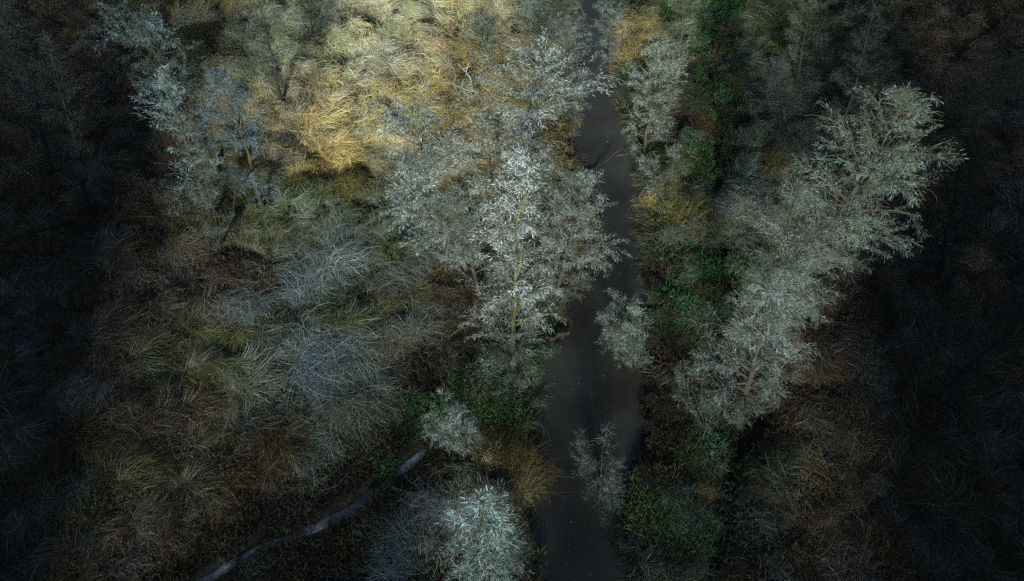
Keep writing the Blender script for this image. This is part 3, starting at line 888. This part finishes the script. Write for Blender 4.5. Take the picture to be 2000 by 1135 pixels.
# bottom and left bank
P_('alder_tree', 'dense frosted tree at the bottom edge seen from above', 'tree', (958, 1150), (938, 985), 108, (0.44, 0.60, 0.66), 0.8, 'bushes by the left bank', seed=21, shape='round', nlimb=52, nsec=14, dash=40, u0=0.1)
P_('willow_bush', 'frosted bush arching over the upper end of the icy path', 'bush', (905, 885), (885, 797), 80, (0.56, 0.68, 0.74), 0.85, 'bushes by the left bank', seed=22, stems=6, nlimb=54, nsec=9, dash=32, u0=0.15, droop=0.6)
# the thicket on the left
LEFT = 'trees of the thicket on the left'
P_('alder_tree', 'tall blue-grey tree at the back of the left thicket', 'tree', (430, 345), (285, 62), 105, (0.30, 0.46, 0.56), 0.8, LEFT, seed=23, shape='top', el=(8, 45), nlimb=48, nsec=14, dash=38, u0=0.12)
P_('alder_tree', 'frosted tree with pale bare twigs, front left of the thicket', 'tree', (420, 450), (328, 150), 70, (0.50, 0.66, 0.74), 0.9, LEFT, seed=24, shape='round', nlimb=40, nsec=12, dash=30, u0=0.12, gaps=0.35)
P_('alder_tree', 'steel-blue tree on the right side of the left thicket', 'tree', (520, 420), (432, 160), 75, (0.20, 0.36, 0.52), 0.8, LEFT, seed=25, shape='round', nlimb=40, nsec=13, dash=36, u0=0.06)
P_('alder_tree', 'green-grey tree with thin dark trunk above the left thicket', 'tree', (555, 215), (500, -30), 65, (0.46, 0.58, 0.54), 0.75, LEFT, seed=26, shape='round', nlimb=32, nsec=12, dash=34, u0=0.2)
P_('willow_bush', 'low dim blue-green bush at the foot of the left thicket', 'bush', (420, 500), (390, 350), 90, (0.30, 0.42, 0.44), 0.6, LEFT, seed=27, stems=6, nlimb=36, nsec=10, dash=28, u0=0.1)
P_('alder_tree', 'dark green tree at the upper left edge of the pale field', 'tree', (622, 105), (598, -20), 32, (0.06, 0.12, 0.07), 0.8, LEFT, seed=28, shape='column', nlimb=40, nsec=9, dash=34, u0=0.05)
P_('willow_bush', 'smoky blue-grey mound of twigs in the pale field', 'bush', (945, 95), (948, 30), 52, (0.40, 0.50, 0.50), 0.7, None, seed=29, stems=6, nlimb=34, nsec=9, dash=34, u0=0.1)
P_('willow_bush', 'grey-green bush at the top, right of the dark ditch', 'bush', (1490, 215), (1505, 145), 55, (0.42, 0.52, 0.52), 0.7, None, seed=30, stems=5, nlimb=30, nsec=9, dash=30, u0=0.1)
P_('alder_tree', 'green-grey tree with dark trunk at the top right', 'tree', (1550, 190), (1610, -40), 85, (0.36, 0.44, 0.36), 0.75, None, seed=31, shape='round', nlimb=36, nsec=13, dash=36, u0=0.25)
P_('alder_tree', 'brownish tree at the top between green bank and ditch', 'tree', (1320, 150), (1335, -70), 55, (0.30, 0.33, 0.24), 0.6, None, seed=32, shape='round', nlimb=28, nsec=11, dash=30, u0=0.25)

# dark margins: bare trees with a few rimed tips, shade put into twig and bark colour
DK = 'dark bare trees at the sides'
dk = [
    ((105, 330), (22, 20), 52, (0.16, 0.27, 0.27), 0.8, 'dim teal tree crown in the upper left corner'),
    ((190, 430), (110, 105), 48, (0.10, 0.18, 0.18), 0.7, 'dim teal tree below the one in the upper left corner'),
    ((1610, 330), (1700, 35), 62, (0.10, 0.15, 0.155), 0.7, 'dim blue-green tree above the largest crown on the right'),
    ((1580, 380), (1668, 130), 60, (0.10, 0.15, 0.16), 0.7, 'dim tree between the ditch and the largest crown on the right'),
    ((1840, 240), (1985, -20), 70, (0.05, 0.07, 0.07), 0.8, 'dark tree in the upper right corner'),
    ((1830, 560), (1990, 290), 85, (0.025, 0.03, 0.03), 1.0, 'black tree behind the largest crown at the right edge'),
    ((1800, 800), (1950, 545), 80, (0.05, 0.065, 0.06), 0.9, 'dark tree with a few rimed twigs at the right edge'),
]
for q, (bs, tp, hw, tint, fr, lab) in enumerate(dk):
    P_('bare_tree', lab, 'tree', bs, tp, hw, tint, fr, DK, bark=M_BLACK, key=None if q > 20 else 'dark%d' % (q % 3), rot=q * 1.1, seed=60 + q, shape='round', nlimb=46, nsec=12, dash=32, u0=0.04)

# ------------------------------------------------------------------ dead snag and fallen logs
x, y = at(972, 340)
H = height_for(y, 205)
root = bpy.data.objects.new('dead_tree', None); COL.objects.link(root)
root.location = (x, y, float(ground(x, y)))
tag(root, 'dead snag with pale crooked bare limbs above the central trees', 'tree')
rg = np.random.default_rng(77)
TP = curve_path((0, 0, -0.2), (-0.12, 0, 1), H, 10, rg, 0, 0.04)
g_ = Geo(); g_.tube(TP, np.linspace(0.16, 0.07, 10), 8); obj('trunk', g_.mesh('trunk', None, True), M_MOSS, root)
for st, d, L in ((9, (-0.9, -0.1, 0.35), 1.9), (9, (0.1, 0.3, 1.0), 1.9), (8, (-0.5, 0.3, 0.7), 1.2), (7, (0.9, 0.1, 0.5), 1.3), (5, (-0.7, 0.3, 0.6), 1.2)):
    LP = curve_path(TP[st], d, L, 9, rg, 0.05, 0.13)
    g_ = Geo(); g_.tube(LP, np.linspace(0.03, 0.008, 9), 6)
    for q in (3, 5, 6):
        g_.tube(curve_path(LP[q], rg.normal(0, 1, 3) + np.array([0, 0, 0.6]), 0.5, 5, rg, 0.1, 0.2), np.linspace(0.022, 0.008, 5), 4)
    obj('limb', g_.mesh('limb', None, True), M_PALE, root)

def log(label, a, b, za, zb, r0, r1, cut_at_start=True, stubs=3, seed=1, mat=M_BARK):
    rg = np.random.default_rng(seed)
    A, B = np.array([*at(*a, za), za]), np.array([*at(*b, zb), zb])
    root = bpy.data.objects.new('fallen_log', None); COL.objects.link(root); root.location = tuple(A)
    tag(root, label, 'log')
    P = np.linspace(0, 1, 10)[:, None] * (B - A)[None, :] + rg.normal(0, 0.05, (10, 3)) * np.sin(np.linspace(0, 3.14, 10))[:, None]
    g_ = Geo(); g_.tube(P, np.linspace(r0, r1, 10), 9)
    for q in range(stubs):
        k_ = int(rg.integers(3, 9))
        g_.tube(curve_path(P[k_], rg.normal(0, 1, 3) + np.array([0, 0, 0.5]), rg.uniform(0.4, 1.1), 5, rg, 0.1, 0.15), np.linspace(r1 * 0.7, 0.01, 5), 5)
    obj('trunk', g_.mesh('trunk', None, True), mat, root)
    if cut_at_start:
        d = (P[0] - P[1]) / np.linalg.norm(P[0] - P[1])
        g_ = Geo(); g_.tube(np.array([P[0], P[0] + d * 0.025, P[0] + d * 0.03]), np.array([r0 * 1.01, r0 * 1.0, 0.002]), 12)
        obj('cut_end', g_.mesh('cut_end'), M_CUT, root)
    return root
log('sawn log with pale orange cut end sticking out over the upper river', (1158, 346), (1095, 338), -0.1, 0.5, 0.20, 0.24, True, 1, 3)
log('thin dark fallen branch rising from the upper river to the right', (1150, 338), (1216, 288), -0.45, 0.5, 0.06, 0.025, False, 4, 4, M_BLACK)
log('short broken log with orange end below the slender tree', (1108, 650), (1070, 662), -0.2, 0.25, 0.11, 0.13, True, 1, 5)
log('dark slanting branch along the spur into the river', (1192, 508), (1108, 592), -0.42, -0.25, 0.10, 0.06, False, 6, 6, M_BLACK)

# specks of leaf and ice drifting on the river
rg = np.random.default_rng(31)
G = Geo()
for q in range(90):
    y = rg.uniform(6, 34); l_, r_ = river_edges(y)
    x = l_ + (r_ - l_) * (rg.random() ** 0.6 if rg.random() < 0.5 else 1 - rg.random() ** 2)
    a = rg.uniform(0, 6.28); r0 = rg.uniform(0.015, 0.05)
    c_ = np.array([x, y, WATER + 0.008])
    u_ = np.array([math.cos(a), math.sin(a), 0.0]) * r0; v_ = np.array([-math.sin(a), math.cos(a), 0.1]) * r0 * 0.6
    G.add([c_ - u_, c_ - v_, c_ + u_ * 1.2, c_ + v_ + np.array([0, 0, 0.01])], [(0, 1, 2, 3)])
m, t, b = new_mat('floating_litter')
t.links.new(ramp(t, noise_n(t, 0.9, 2.0), [(0.4, (0.10, 0.07, 0.03)), (0.6, (0.35, 0.37, 0.36))]), b.inputs['Base Color'])
fl = obj('floating_litter', G.mesh('floating_litter'), m)
tag(fl, 'pale specks of leaf and ice drifting on the dark river', 'litter', kind='stuff')

# ------------------------------------------------------------------ unseen wood added behind and beside the viewpoint to shade the margins
rg = np.random.default_rng(21)
G = Geo()
def conifer(x, y, h, r):
    m_ = 13
    for L_ in range(9):
        zb = h * (0.08 + 0.10 * L_)
        rr2 = r * (1 - L_ / 9.6)
        a = np.linspace(0, 6.283, m_, endpoint=False) + rg.uniform(0, 6)
        ro = rr2 * rg.uniform(0.7, 1.15, m_)
        ring = np.stack([x + ro * np.cos(a), y + ro * np.sin(a), zb + rg.uniform(-0.25, 0.25, m_)], -1)
        tip = np.stack([x + 0.1 * np.cos(a), y + 0.1 * np.sin(a), np.full(m_, zb + h * 0.17)], -1)
        V = np.concatenate([ring, tip])
        j = np.arange(m_); k = (j + 1) % m_
        G.add(V, np.stack([j, k, m_ + k, m_ + j], -1))
def wood_side(x0, x1, y0, y1, step, h0, h1):
    for x in np.arange(x0, x1, step):
        for y in np.arange(y0, y1, step):
            conifer(x + rg.uniform(-1, 1), y + rg.uniform(-1, 1), rg.uniform(h0, h1), rg.uniform(2.2, 3.2))
wood_side(-70, -21, -54, -15, 3.8, 36, 40)
wood_side(15, 64, -54, -15, 3.8, 36, 40)
wood_side(-21, 15, -28, -16, 4.0, 18, 21)
wood_side(-76, -54, -15, 66, 5.0, 20, 26)
wood_side(56, 74, -15, 66, 5.0, 20, 26)
m, t, b = new_mat('shade_wood_needles')
t.links.new(ramp(t, noise_n(t, 0.8, 4.0), [(0.3, (0.015, 0.03, 0.014)), (0.7, (0.04, 0.065, 0.03))]), b.inputs['Base Color'])
b.inputs['Roughness'].default_value = 0.8
wd = obj('added_shade_wood', G.mesh('added_shade_wood'), m)
tag(wd, 'unseen spruce wood added to shade the margins', 'wood', kind='stuff')
